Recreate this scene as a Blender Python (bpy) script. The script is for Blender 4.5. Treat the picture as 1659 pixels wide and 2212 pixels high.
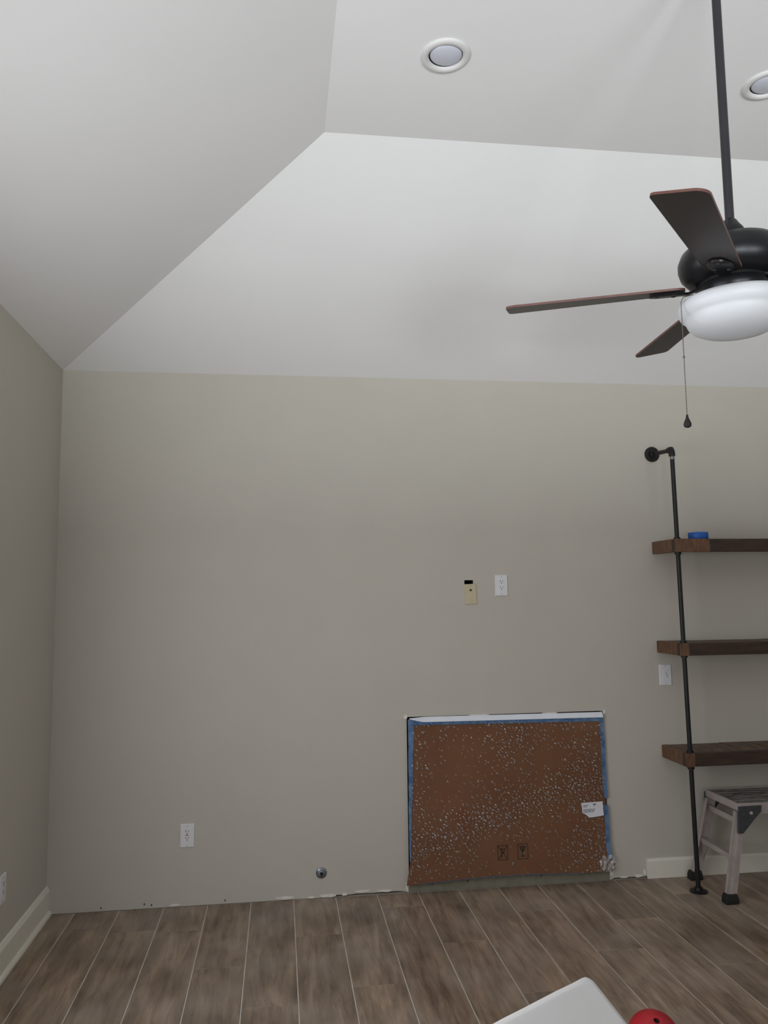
import bpy, bmesh, math, random
from mathutils import Vector, Matrix, noise

random.seed(7)
for o in list(bpy.data.objects):
    bpy.data.objects.remove(o)
scene = bpy.context.scene
col = scene.collection

# ------------------------------------------------------------------ camera
FPX, YAW, PITCH, ROLL = 1701.0, 0.132143, 0.107257, -0.011886
CAM = Vector((1.13518, -4.23360, 1.53081))
fw = Vector((math.sin(YAW) * math.cos(PITCH), math.cos(YAW) * math.cos(PITCH), math.sin(PITCH)))
r0 = Vector((math.cos(YAW), -math.sin(YAW), 0))
u0 = r0.cross(fw)
rt = math.cos(ROLL) * r0 + math.sin(ROLL) * u0
up = -math.sin(ROLL) * r0 + math.cos(ROLL) * u0
cd = bpy.data.cameras.new('camera')
cam = bpy.data.objects.new('camera', cd)
col.objects.link(cam)
M = Matrix((rt, up, -fw)).transposed().to_4x4()
M.translation = CAM
cam.matrix_world = M
cd.sensor_fit = 'HORIZONTAL'
cd.sensor_width = 36.0
cd.lens = 36.0 * FPX / 1659.0
cd.clip_start = 0.02
scene.camera = cam

# ------------------------------------------------------------------ light
RW, RD, H, HF, RUN = 4.9, 6.0, 2.74, 3.354, 1.3055      # room width, depth, wall height, flat ceiling, slope run
world = bpy.data.worlds.new('overcast_sky')
scene.world = world
world.use_nodes = True
world.node_tree.nodes['Background'].inputs[0].default_value = (0.80, 0.88, 1.0, 1)
world.node_tree.nodes['Background'].inputs[1].default_value = 0.3

WIN_L = (-3.70, -1.60, 0.72, 2.10)                       # side window in the left wall  y0 y1 z0 z1
WIN_R = [(0.45, 2.05, 0.75, 2.1), (2.6, 4.2, 0.75, 2.1)]   # rear wall windows x0 x1 z0 z1


def window_light(name, loc, rot, sx, sy, power, color):
    l = bpy.data.lights.new(name, 'AREA')
    l.shape = 'RECTANGLE'
    l.size, l.size_y, l.energy, l.color = sx, sy, power, color
    o = bpy.data.objects.new(name, l)
    o.location, o.rotation_euler = loc, rot
    col.objects.link(o)


DAY = (0.935, 0.957, 1.0)
# overcast sky seen through the windows, plus an added upward area lamp standing in for ground bounce
P_SIDE, P_REAR, P_GROUND = 41, (15, 1), 2700
window_light('daylight_side_window', (-0.02, (WIN_L[0] + WIN_L[1]) / 2, (WIN_L[2] + WIN_L[3]) / 2),
             (0, -math.pi / 2, 0), WIN_L[3] - WIN_L[2] - .1, WIN_L[1] - WIN_L[0] - .1, P_SIDE, DAY)
for k, (a, b, c, d) in enumerate(WIN_R):
    window_light('daylight_rear_window', ((a + b) / 2, -RD - 0.02, (c + d) / 2), (math.pi / 2, 0, 0),
                 b - a - .1, d - c - .1, P_REAR[k], DAY)
window_light('ground_bounce_standin', (1.6, -10.3, -0.25), (math.pi, 0, 0), 7.0, 3.4, P_GROUND, DAY)

scene.view_settings.view_transform = 'Standard'
scene.view_settings.look = 'None'
scene.view_settings.exposure = 0.03
scene.view_settings.gamma = 1.0
scene.view_settings.use_curve_mapping = False


# ------------------------------------------------------------------ materials
def srgb(r, g, b):
    f = lambda c: (c / 255 / 12.92) if c / 255 <= 0.04045 else ((c / 255 + 0.055) / 1.055) ** 2.4
    return (f(r), f(g), f(b), 1)


def mat(name, color, rough=0.5, metal=0.0, var=0.0, scale=20.0, bump=0.0, bscale=200.0, spec=0.5, stretch=(1, 1, 1), color2=None):
    m = bpy.data.materials.new(name)
    m.use_nodes = True
    nt = m.node_tree
    b = nt.nodes['Principled BSDF']
    b.inputs['Roughness'].default_value = rough
    b.inputs['Metallic'].default_value = metal
    b.inputs['Specular IOR Level'].default_value = spec
    tc = nt.nodes.new('ShaderNodeTexCoord')
    mp = nt.nodes.new('ShaderNodeMapping')
    mp.inputs['Scale'].default_value = stretch
    nt.links.new(tc.outputs['Object'], mp.inputs['Vector'])
    nz = nt.nodes.new('ShaderNodeTexNoise')
    nz.inputs['Scale'].default_value = scale
    nz.inputs['Detail'].default_value = 5
    nt.links.new(mp.outputs[0], nz.inputs['Vector'])
    rp = nt.nodes.new('ShaderNodeValToRGB')
    c2 = color2 if color2 else tuple(min(1, c * (1 + var)) for c in color[:3]) + (1,)
    c1 = color if color2 else tuple(c * (1 - var) for c in color[:3]) + (1,)
    rp.color_ramp.elements[0].position, rp.color_ramp.elements[1].position = 0.35, 0.65
    rp.color_ramp.elements[0].color, rp.color_ramp.elements[1].color = c1, c2
    nt.links.new(nz.outputs[0], rp.inputs[0])
    nt.links.new(rp.outputs[0], b.inputs['Base Color'])
    if bump:
        n2 = nt.nodes.new('ShaderNodeTexNoise')
        n2.inputs['Scale'].default_value = bscale
        n2.inputs['Detail'].default_value = 3
        nt.links.new(mp.outputs[0], n2.inputs['Vector'])
        bp = nt.nodes.new('ShaderNodeBump')
        bp.inputs['Strength'].default_value = bump
        bp.inputs['Distance'].default_value = 0.002
        nt.links.new(n2.outputs[0], bp.inputs['Height'])
        nt.links.new(bp.outputs[0], b.inputs['Normal'])
    return m


def plank_mat(name, c_dark, c_mid, c_light, haze, rough):
    """wood-look tile: long grain, random per plank, pale residue clouds"""
    m = bpy.data.materials.new(name)
    m.use_nodes = True
    nt = m.node_tree
    N, L = nt.nodes.new, nt.links.new
    b = nt.nodes['Principled BSDF']
    b.inputs['Roughness'].default_value = rough
    tc, oi = N('ShaderNodeTexCoord'), N('ShaderNodeObjectInfo')
    ml = N('ShaderNodeVectorMath'); ml.operation = 'SCALE'
    ml.inputs[0].default_value = (37, 91, 53)
    L(oi.outputs['Random'], ml.inputs['Scale'])
    ad = N('ShaderNodeVectorMath'); ad.operation = 'ADD'
    L(tc.outputs['Object'], ad.inputs[0]); L(ml.outputs[0], ad.inputs[1])
    mp = N('ShaderNodeMapping'); mp.inputs['Scale'].default_value = (14, 1.6, 5)
    L(ad.outputs[0], mp.inputs['Vector'])
    nz = N('ShaderNodeTexNoise'); nz.inputs['Scale'].default_value = 2.2; nz.inputs['Detail'].default_value = 8
    nz.inputs['Roughness'].default_value = 0.65; nz.inputs['Distortion'].default_value = 0.6
    L(mp.outputs[0], nz.inputs['Vector'])
    rp = N('ShaderNodeValToRGB')
    e = rp.color_ramp.elements
    e[0].position, e[1].position = 0.30, 0.72
    e[0].color, e[1].color = c_dark, c_light
    k = e.new(0.5); k.color = c_mid
    L(nz.outputs[0], rp.inputs[0])
    # broad blotches inside a plank
    mp2 = N('ShaderNodeMapping'); mp2.inputs['Scale'].default_value = (5, 2.2, 4)
    L(ad.outputs[0], mp2.inputs['Vector'])
    n2 = N('ShaderNodeTexNoise'); n2.inputs['Scale'].default_value = 1.6; n2.inputs['Detail'].default_value = 3
    L(mp2.outputs[0], n2.inputs['Vector'])
    r2 = N('ShaderNodeMapRange'); r2.inputs[1].default_value = .3; r2.inputs[2].default_value = .7
    r2.inputs[3].default_value = 0.66; r2.inputs[4].default_value = 1.3
    L(n2.outputs[0], r2.inputs[0])
    mu = N('ShaderNodeVectorMath'); mu.operation = 'SCALE'
    L(rp.outputs[0], mu.inputs[0]); L(r2.outputs[0], mu.inputs['Scale'])
    # plank-to-plank tone
    r3 = N('ShaderNodeMapRange'); r3.inputs[3].default_value = 0.88; r3.inputs[4].default_value = 1.12
    L(oi.outputs['Random'], r3.inputs[0])
    mu2 = N('ShaderNodeVectorMath'); mu2.operation = 'SCALE'
    L(mu.outputs[0], mu2.inputs[0]); L(r3.outputs[0], mu2.inputs['Scale'])
    # dusty grout haze in clouds
    ge = N('ShaderNodeNewGeometry')
    n3 = N('ShaderNodeTexNoise'); n3.inputs['Scale'].default_value = 2.6; n3.inputs['Detail'].default_value = 5
    L(ge.outputs['Position'], n3.inputs['Vector'])
    r4 = N('ShaderNodeMapRange'); r4.inputs[1].default_value = .45; r4.inputs[2].default_value = .75
    r4.inputs[3].default_value = 0; r4.inputs[4].default_value = haze
    L(n3.outputs[0], r4.inputs[0])
    mx = N('ShaderNodeMix'); mx.data_type = 'RGBA'
    mx.inputs[7].default_value = srgb(165, 155, 146)
    L(r4.outputs[0], mx.inputs[0]); L(mu2.outputs[0], mx.inputs[6])
    L(mx.outputs[2], b.inputs['Base Color'])
    bp = N('ShaderNodeBump'); bp.inputs['Strength'].default_value = 0.25; bp.inputs['Distance'].default_value = 0.002
    L(nz.outputs[0], bp.inputs['Height']); L(bp.outputs[0], b.inputs['Normal'])
    return m


def film_mat(name, opacity, rough, tint, haze=0.0):
    m = bpy.data.materials.new(name)
    m.use_nodes = True
    nt = m.node_tree
    N, L = nt.nodes.new, nt.links.new
    for n in list(nt.nodes):
        nt.nodes.remove(n)
    out = N('ShaderNodeOutputMaterial')
    tr, gl, mx, fr = N('ShaderNodeBsdfTransparent'), N('ShaderNodeBsdfGlossy'), N('ShaderNodeMixShader'), N('ShaderNodeFresnel')
    tr.inputs[0].default_value = tint
    gl.inputs['Roughness'].default_value = rough
    fr.inputs['IOR'].default_value = 1.5
    ma = N('ShaderNodeMath'); ma.operation = 'ADD'; ma.inputs[1].default_value = opacity; ma.use_clamp = True
    L(fr.outputs[0], ma.inputs[0])
    base = tr
    if haze:
        df, hm = N('ShaderNodeBsdfDiffuse'), N('ShaderNodeMixShader')
        df.inputs[0].default_value = (.9, .9, .9, 1)
        hm.inputs[0].default_value = haze
        L(tr.outputs[0], hm.inputs[1]); L(df.outputs[0], hm.inputs[2])
        base = hm
    L(ma.outputs[0], mx.inputs[0]); L(base.outputs[0], mx.inputs[1]); L(gl.outputs[0], mx.inputs[2])
    L(mx.outputs[0], out.inputs[0])
    return m


WALLC = srgb(193, 188, 178)
M_wall = mat('greige_wall_paint', WALLC, .62, var=.012, scale=3, bump=.12, bscale=260, spec=.3)
M_ceil = mat('white_ceiling_paint', srgb(232, 231, 231), .7, var=.01, scale=2, bump=.08, bscale=220, spec=.25)
M_trim = mat('white_trim_paint', srgb(226, 222, 210), .42, var=.02, scale=8)
M_plank = plank_mat('wood_look_tile', srgb(96, 80, 66), srgb(132, 112, 94), srgb(158, 138, 121), .42, .33)
M_grout = mat('pale_grout', srgb(196, 190, 180), .85, var=.12, scale=9, bump=.3)
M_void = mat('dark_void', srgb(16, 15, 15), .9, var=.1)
M_black = mat('black_iron_pipe', srgb(30, 29, 31), .45, metal=.35, var=.15, scale=40, bump=.1)
M_steelgleam = mat('galvanised_thread', srgb(150, 150, 152), .3, metal=.9, var=.3, scale=120)
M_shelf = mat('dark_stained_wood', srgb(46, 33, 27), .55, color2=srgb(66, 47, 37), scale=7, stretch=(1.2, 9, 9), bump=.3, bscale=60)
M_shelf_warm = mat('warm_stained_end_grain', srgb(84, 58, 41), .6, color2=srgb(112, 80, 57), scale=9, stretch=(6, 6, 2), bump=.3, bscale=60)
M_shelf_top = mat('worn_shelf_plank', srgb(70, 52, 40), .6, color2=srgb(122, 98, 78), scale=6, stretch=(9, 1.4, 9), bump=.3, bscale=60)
M_bladeface = mat('walnut_fan_blade', srgb(24, 19, 19), .36, color2=srgb(36, 28, 26), scale=5, stretch=(1.5, 14, 14), bump=.08)
M_bladeedge = mat('reddish_blade_edge', srgb(100, 66, 58), .5, var=.1)
M_bronze = mat('oil_rubbed_bronze', srgb(33, 33, 36), .38, metal=.45, var=.12, scale=30)
M_rod = mat('dark_bronze_rod', srgb(52, 51, 56), .4, metal=.4, var=.06, scale=10)
M_opal = mat('frosted_opal_glass', srgb(206, 208, 212), .5, var=.01, scale=4)
M_opal.node_tree.nodes['Principled BSDF'].inputs['Subsurface Weight'].default_value = .25
M_opal.node_tree.nodes['Principled BSDF'].inputs['Subsurface Radius'].default_value = (.05, .05, .05)
M_whitepl = mat('white_plastic', srgb(224, 224, 228), .35, var=.01)
M_cream = mat('almond_plastic', srgb(200, 188, 156), .4, var=.03, scale=30)
M_slot = mat('dark_slot', srgb(58, 52, 56), .6, var=.1)
M_screw = mat('painted_screw', srgb(190, 182, 165), .4, metal=.3, var=.1)
M_redbtn = mat('red_reset_button', srgb(170, 60, 55), .4, var=.05)
M_trimring = mat('off_white_trim_ring', srgb(212, 211, 209), .5, var=.01)
M_lens = mat('lamp_lens', srgb(196, 199, 210), .25, var=.02, scale=6)
M_card = mat('kraft_cardboard', srgb(118, 79, 55), .75, color2=srgb(128, 88, 62), scale=3, bump=.1, bscale=150, spec=.2)
M_bluetape = mat('blue_painters_tape', srgb(64, 98, 142), .55, color2=srgb(104, 134, 168), scale=30, bump=.4, bscale=80)
M_bluecloth = mat('blue_tape_roll', srgb(16, 84, 166), .5, var=.08)
M_core = mat('cardboard_core', srgb(168, 138, 105), .8, var=.06)
M_cement = mat('grey_green_backer', srgb(128, 124, 108), .85, var=.1, scale=25, bump=.4, bscale=120)
M_whitestrip = mat('white_vinyl_strip', srgb(225, 230, 238), .3, var=.03, scale=10)
M_plaster = mat('raw_plaster', srgb(226, 222, 212), .9, var=.05, scale=60, bump=.5)
M_ink = mat('black_print', srgb(38, 26, 22), .8, var=.1)
M_labelink = mat('grey_print', srgb(110, 112, 124), .7, var=.3, scale=300)
M_paper = mat('white_label_paper', srgb(222, 222, 228), .5, var=.03)
M_alu = mat('worn_aluminium', srgb(186, 176, 174), .42, metal=.5, var=.09, scale=18, stretch=(1, 1, 1), bump=.1)
M_deck = mat('scuffed_deck', srgb(72, 68, 66), .55, metal=.3, color2=srgb(148, 140, 136), scale=14, stretch=(1, 6, 1), bump=.3, bscale=90)
M_plast = mat('charcoal_plastic', srgb(58, 60, 64), .55, var=.12, scale=40, bump=.2)
M_rubber = mat('black_rubber', srgb(22, 21, 22), .7, var=.1)
M_galv = mat('galvanised_metal', srgb(140, 146, 150), .38, metal=.8, var=.2, scale=60)
M_sheet = mat('white_cotton_sheet', srgb(220, 219, 219), .85, var=.02, scale=6, bump=.25, bscale=300, spec=.2)
M_red = mat('red_rubber', srgb(168, 22, 36), .42, var=.05, scale=12)
M_film = film_mat('clear_film', .02, .10, (.98, .98, .98, 1))
M_bubble = film_mat('bubble_film', .26, .085, (.98, .98, .98, 1), .07)  # raised reflectance and a white diffuse share strengthen the glint patches
M_glass = film_mat('window_glass', .0, .02, (.96, .98, .97, 1))


# ------------------------------------------------------------------ mesh helpers
def tag(o, label=None, cat=None, group=None, kind=None):
    if label: o['label'] = label
    if cat: o['category'] = cat
    if group: o['group'] = group
    if kind: o['kind'] = kind
    return o


def empty(name, loc, label, cat, group=None):
    o = bpy.data.objects.new(name, None)
    o.empty_display_size = .05
    o.location = loc
    col.objects.link(o)
    return tag(o, label, cat, group)


def finish(name, bm, mats, parent=None, smooth=False, origin=None, bevel=0.0, seg=2):
    """link a bmesh given in WORLD coordinates; its origin is the parent's unless told otherwise"""
    bmesh.ops.recalc_face_normals(bm, faces=bm.faces)
    me = bpy.data.meshes.new(name)
    if not isinstance(mats, (list, tuple)):
        mats = [mats]
    org = Vector(origin) if origin is not None else None
    if org is None:
        org = wpos(parent) if parent else Vector((0, 0, 0))
    bm.transform(Matrix.Translation(-org))
    bm.to_mesh(me)
    bm.free()
    for m in mats:
        me.materials.append(m)
    if smooth:
        for p in me.polygons:
            p.use_smooth = True
        me.set_sharp_from_angle(angle=math.radians(smooth if smooth is not True else 40))
    o = bpy.data.objects.new(name, me)
    col.objects.link(o)
    if parent:
        o.parent = parent
        o.location = org - wpos(parent)
    else:
        o.location = org
    if bevel:
        b = o.modifiers.new('bevel', 'BEVEL')
        b.width, b.segments, b.limit_method = bevel, seg, 'ANGLE'
        b.harden_normals = False
    return o


def wpos(o):
    v = Vector((0, 0, 0))
    while o:
        v = v + o.location
        o = o.parent
    return v


def box(bm, c, s, rot=None, mi=0):
    r = bmesh.ops.create_cube(bm, size=1)
    mtx = Matrix.Translation(c) @ (rot.to_4x4() if rot else Matrix.Identity(4)) @ Matrix.Diagonal((*s, 1))
    bmesh.ops.transform(bm, matrix=mtx, verts=r['verts'])
    for v in r['verts']:
        for f in v.link_faces:
            f.material_index = mi
    return r['verts']


def box2(bm, a, b, mi=0):
    a, b = Vector(a), Vector(b)
    return box(bm, (a + b) / 2, [abs(x) for x in (b - a)], mi=mi)


def tube(bm, pts, rad, seg=14, caps=True):
    pts = [Vector(p) for p in pts]
    rads = rad if isinstance(rad, (list, tuple)) else [rad] * len(pts)
    rings = []
    ref = None
    for i, p in enumerate(pts):
        t = (pts[min(i + 1, len(pts) - 1)] - pts[max(i - 1, 0)]).normalized()
        if ref is None:
            ref = Vector((0, 0, 1)) if abs(t.z) < .9 else Vector((1, 0, 0))
        a = (ref - t * ref.dot(t)).normalized()
        ref = a
        b = t.cross(a)
        rings.append([bm.verts.new(p + rads[i] * (math.cos(2 * math.pi * k / seg) * a + math.sin(2 * math.pi * k / seg) * b)) for k in range(seg)])
    for i in range(len(rings) - 1):
        for k in range(seg):
            bm.faces.new((rings[i][k], rings[i][(k + 1) % seg], rings[i + 1][(k + 1) % seg], rings[i + 1][k]))
    if caps:
        bm.faces.new(rings[0]); bm.faces.new(rings[-1])


def lathe(bm, prof, c, axis=(0, 0, 1), seg=40, close=True):
    """prof = [(radius, height)] about axis through c"""
    q = Vector((0, 0, 1)).rotation_difference(Vector(axis))
    c = Vector(c)
    rings = []
    for r, h in prof:
        if r < 1e-6:
            rings.append([bm.verts.new(c + q @ Vector((0, 0, h)))])
        else:
            rings.append([bm.verts.new(c + q @ Vector((r * math.cos(2 * math.pi * k / seg), r * math.sin(2 * math.pi * k / seg), h))) for k in range(seg)])
    for A, B in zip(rings[:-1], rings[1:]):
        for k in range(seg):
            k2 = (k + 1) % seg
            if len(A) == 1 and len(B) == 1: continue
            if len(A) == 1: bm.faces.new((A[0], B[k], B[k2]))
            elif len(B) == 1: bm.faces.new((A[k], A[k2], B[0]))
            else: bm.faces.new((A[k], A[k2], B[k2], B[k]))
    return rings


def prism(bm, poly, to3, d0, d1, mi_side=0, mi_cap=0):
    """2D polygon poly mapped by to3(u, v, d) between depth d0 and d1"""
    A = [bm.verts.new(to3(u, v, d0)) for u, v in poly]
    B = [bm.verts.new(to3(u, v, d1)) for u, v in poly]
    f = bm.faces.new(A); f.material_index = mi_cap
    f = bm.faces.new(B[::-1]); f.material_index = mi_cap
    for i in range(len(A)):
        j = (i + 1) % len(A)
        f = bm.faces.new((A[i], B[i], B[j], A[j])); f.material_index = mi_side


def wall_grid(name, to3, ub, vb, holes, m, bottom=None, thick=.14):
    """wall with openings: grid cells in (u, v) minus holes, with real thickness behind"""
    ub = sorted(set(ub)); vb = sorted(set(vb))
    bm = bmesh.new()
    V = {}
    def vert(i, j, d):
        if (i, j, d) not in V:
            v = vb[j] if not (bottom and j == 0) else bottom(ub[i])
            V[(i, j, d)] = bm.verts.new(to3(ub[i], v, d * thick))
        return V[(i, j, d)]
    def solid(i, j):
        if not (0 <= i < len(ub) - 1 and 0 <= j < len(vb) - 1): return False
        cu, cv = (ub[i] + ub[i + 1]) / 2, (vb[j] + vb[j + 1]) / 2
        return not any(a < cu < b and c < cv < d for a, b, c, d in holes)
    for i in range(len(ub) - 1):
        for j in range(len(vb) - 1):
            if not solid(i, j): continue
            for d in (0, 1):
                bm.faces.new((vert(i, j, d), vert(i + 1, j, d), vert(i + 1, j + 1, d), vert(i, j + 1, d)))
            for (di, dj, a, b) in ((-1, 0, (i, j), (i, j + 1)), (1, 0, (i + 1, j), (i + 1, j + 1)), (0, -1, (i, j), (i + 1, j)), (0, 1, (i, j + 1), (i + 1, j + 1))):
                if not solid(i + di, j + dj):
                    bm.faces.new((vert(*a, 0), vert(*b, 0), vert(*b, 1), vert(*a, 1)))
    return finish(name, bm, m)


# ------------------------------------------------------------------ room shell
FP = (1.806, 2.902, 0.0, 0.893)              # fireplace opening
LV = (2.137, 2.186, 1.545, 1.616)            # hole above the almond plate


def bottom_edge(x):
    if x < 1.40: return 0.001
    if FP[0] - .001 <= x <= FP[1] + .001: return 0.0
    if x > 3.12: return 0.0
    return 0.010 + .008 * noise.noise(Vector((x * 17, 3.1, 0)))


ub = [0, RW, FP[0], FP[1], LV[0], LV[1], 3.12, 3.14] + [1.38 + .03 * k for k in range(15) if 1.38 + .03 * k < FP[0] - .01] + [2.93 + .03 * k for k in range(7)]
wb = wall_grid('wall_back', lambda u, v, d: (u, d, v), ub, [0, .06, FP[3], LV[2], LV[3], H], [FP, LV], M_wall, bottom_edge)
tag(wb, 'greige back wall with boarded-up fireplace opening and vaulted top edge', 'wall', kind='structure')
wl = wall_grid('wall_left', lambda u, v, d: (-d, u, v), [-RD, WIN_L[0], WIN_L[1], 0.14], [0, WIN_L[2], WIN_L[3], H], [WIN_L], M_wall)
tag(wl, 'greige left wall in half shade beside the back corner', 'wall', kind='structure')
wr = wall_grid('wall_right', lambda u, v, d: (RW + d, u, v), [-RD, 0.14], [0, H], [], M_wall)
tag(wr, 'greige right wall beyond the pipe shelves', 'wall', kind='structure')
wq = wall_grid('wall_rear', lambda u, v, d: (u, -RD - d, v), [0, RW] + [x for w in WIN_R for x in w[:2]], [0, .75, 2.1, H], WIN_R, M_wall)
tag(wq, 'greige rear wall with two windows behind the viewer', 'wall', kind='structure')

LIGHTS = [(1.689, -1.795), (2.876, -1.778)]
bm = bmesh.new()
hs = .0585
xs = sorted([RUN, RW - RUN] + [x + s * hs for x, y in LIGHTS for s in (-1, 1)])
ys = sorted([-RUN, -RD + RUN] + [y + s * hs for x, y in LIGHTS for s in (-1, 1)])
V = {(i, j): bm.verts.new((x, y, HF)) for i, x in enumerate(xs) for j, y in enumerate(ys)}
for i in range(len(xs) - 1):
    for j in range(len(ys) - 1):
        cx, cy = (xs[i] + xs[i + 1]) / 2, (ys[j] + ys[j + 1]) / 2
        if any(abs(cx - x) < hs and abs(cy - y) < hs for x, y in LIGHTS): continue
        bm.faces.new((V[i, j], V[i + 1, j], V[i + 1, j + 1], V[i, j + 1]))
n, m_ = len(xs) - 1, len(ys) - 1
c00, c10, c11, c01 = [bm.verts.new(p) for p in ((0, -RD, H), (RW, -RD, H), (RW, 0, H), (0, 0, H))]
bm.faces.new([c01, c11] + [V[i, m_] for i in range(n, -1, -1)])
bm.faces.new([c00, c10] + [V[i, 0] for i in range(n, -1, -1)])
bm.faces.new([c00, c01] + [V[0, j] for j in range(m_, -1, -1)])
bm.faces.new([c10, c11] + [V[n, j] for j in range(m_, -1, -1)])
ce = finish('ceiling', bm, M_ceil)
sd = ce.modifiers.new('thickness', 'SOLIDIFY'); sd.thickness = .03; sd.offset = 0
for p in ce.data.polygons:
    pass
sd.offset = 1 if ce.data.polygons[0].normal.z > 0 else -1
tag(ce, 'white hipped ceiling with sloped sides and flat centre panel', 'ceiling', kind='structure')

# floor: grout bed + every plank its own piece
bm = bmesh.new()
box2(bm, (0, -RD, -.12), (RW, .14, -.0022))
fl = finish('floor', bm, M_grout)
tag(fl, 'wood-look tile plank floor with pale grout lines', 'floor', kind='structure')
PW, PX0, PL, G = .21443, .3513, 1.21, .0048
plank_meshes = {}


def plank(x0, x1, y0, y1):
    key = (round(x1 - x0, 3), round(y1 - y0, 3))
    c = Vector(((x0 + x1) / 2, (y0 + y1) / 2, -.006))
    if key not in plank_meshes:
        bm = bmesh.new()
        w, l = (x1 - x0 - G) / 2, (y1 - y0 - .0014) / 2
        box2(bm, (-w, -l, -.006), (w, l, .006))
        bmesh.ops.bevel(bm, geom=[e for e in bm.edges if e.verts[0].co.z > 0 and e.verts[1].co.z > 0], offset=.0012, segments=1, affect='EDGES')
        me = bpy.data.meshes.new('plank'); bm.to_mesh(me); bm.free(); me.materials.append(M_plank)
        plank_meshes[key] = me
    o = bpy.data.objects.new('plank', plank_meshes[key])
    o.parent = fl; o.location = c
    col.objects.link(o)


offs = {-2: -.75, -1: -.2, 0: -.27, 1: -.30, 2: -.70, 3: -1.05, 4: -.45, 5: -.95, 6: -.18, 7: -.62, 8: -1.1, 9: -.33, 10: -.8, 11: -.5, 12: -1.0, 13: -.25}
k = -2
while PX0 + k * PW < RW:
    x0, x1 = max(0, PX0 + k * PW), min(RW, PX0 + (k + 1) * PW)
    if x1 - x0 > .02:
        y = -.004
        ye = offs.get(k, -random.uniform(.1, 1.15))
        while y > -RD + .01:
            ye = max(ye, -RD)
            plank(x0, x1, ye, y)
            y, ye = ye, ye - PL
    k += 1


# baseboards
def base_profile(h, t, shoe):
    p = [(0, 0), (t, 0)] if not shoe else [(0, 0), (t + .014, 0), (t + .013, .010), (t + .008, .017), (t, .020)]
    return p + [(t, h - .022), (t * .72, h - .012), (t * .45, h - .003), (t * .2, h), (0, h)]


def baseboard(name, poly, to3, a, b, label):
    bm = bmesh.new()
    prism(bm, poly, to3, a, b)
    o = finish(name, bm, M_trim)
    tag(o, label, 'baseboard', kind='structure')
    return o


baseboard('baseboard_left', base_profile(.135, .016, True), lambda u, v, d: (u, d, v), -RD, -.001, 'white moulded baseboard along the left wall')
baseboard('baseboard_back', [(0, 0), (.016, 0), (.016, .088), (.013, .096), (.006, .1), (0, .1)], lambda u, v, d: (d, -u, v), 3.112, RW - .03, 'short white baseboard behind the step stool and shelves')
baseboard('baseboard_right', base_profile(.135, .016, True), lambda u, v, d: (RW - u, d, v), -RD, -.001, 'white baseboard along the right wall')
baseboard('baseboard_rear', base_profile(.135, .016, False), lambda u, v, d: (d, -RD + u, v), .03, RW - .03, 'white baseboard under the rear windows')


# windows
def window(name, to3, rect, label, nx, nz):
    a, b, c, d = rect
    e = bpy.data.objects.new(name, None); col.objects.link(e)
    tag(e, label, 'window', kind='structure')
    def bar(nm, u0, u1, v0, v1, d0=.05, d1=.09, m=M_trim):
        bm = bmesh.new()
        prism(bm, [(u0, v0), (u1, v0), (u1, v1), (u0, v1)], to3, d0, d1)
        return finish(nm, bm, m, e)
    t = .05
    bar('frame_rail', a, b, c, c + t); bar('frame_rail', a, b, d - t, d)
    bar('frame_stile', a, a + t, c + t, d - t); bar('frame_stile', b - t, b, c + t, d - t)
    us = [a + t + (b - a - 2 * t) * i / nx for i in range(nx + 1)]
    vs = [c + t + (d - c - 2 * t) * i / nz for i in range(nz + 1)]
    for u in us[1:-1]: bar('muntin', u - .012, u + .012, c + t, d - t, .055, .085)
    for v in vs[1:-1]: bar('muntin', a + t, b - t, v - .012, v + .012, .056, .084)
    for i in range(nx):
        for j in range(nz):
            bar('pane', us[i] + .012, us[i + 1] - .012, vs[j] + .012, vs[j + 1] - .012, .068, .072, M_glass)
    return e


window('window_3', lambda u, v, d: (-d, u, v), WIN_L, 'side window in the left wall', 2, 2)
window('window_1', lambda u, v, d: (u, -RD - d, v), WIN_R[0], 'rear window nearer the left wall', 2, 2)
window('window_2', lambda u, v, d: (u, -RD - d, v), WIN_R[1], 'rear window nearer the right wall', 2, 2)

# firebox behind the opening, backer strip, hole box, rough plaster at the foot of the wall
bm = bmesh.new()
box2(bm, (FP[0] + .001, .05, .0), (FP[1] - .001, .42, FP[3] - .001))
bm.faces.ensure_lookup_table()
bmesh.ops.delete(bm, geom=[f for f in bm.faces if abs(f.calc_center_median().y - .05) < 1e-4], context='FACES')
finish('firebox', bm, M_void, wb)
bm = bmesh.new()
box2(bm, (FP[0] + .002, .004, .0), (FP[1] - .002, .02, .095))
o = finish('backer_strip', bm, M_cement, wb)
o['label'] = 'grey-green backer board strip under the cardboard'
for x in (1.93, 2.12, 2.52):
    bm = bmesh.new()
    lathe(bm, [(0, .0022), (.0045, .0018), (.005, 0)], (x, .004, .036 + .012 * (x - 1.9)), (0, -1, 0), 10)
    finish('nail_head', bm, M_slot, wb)
bm = bmesh.new()
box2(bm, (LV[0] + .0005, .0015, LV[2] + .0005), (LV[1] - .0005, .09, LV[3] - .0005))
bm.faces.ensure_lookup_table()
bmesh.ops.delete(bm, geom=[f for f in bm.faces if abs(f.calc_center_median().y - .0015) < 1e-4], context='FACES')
finish('wall_cavity', bm, M_void, wb)  # near-black lining over the lit rim paints the shade inside the hole


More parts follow.
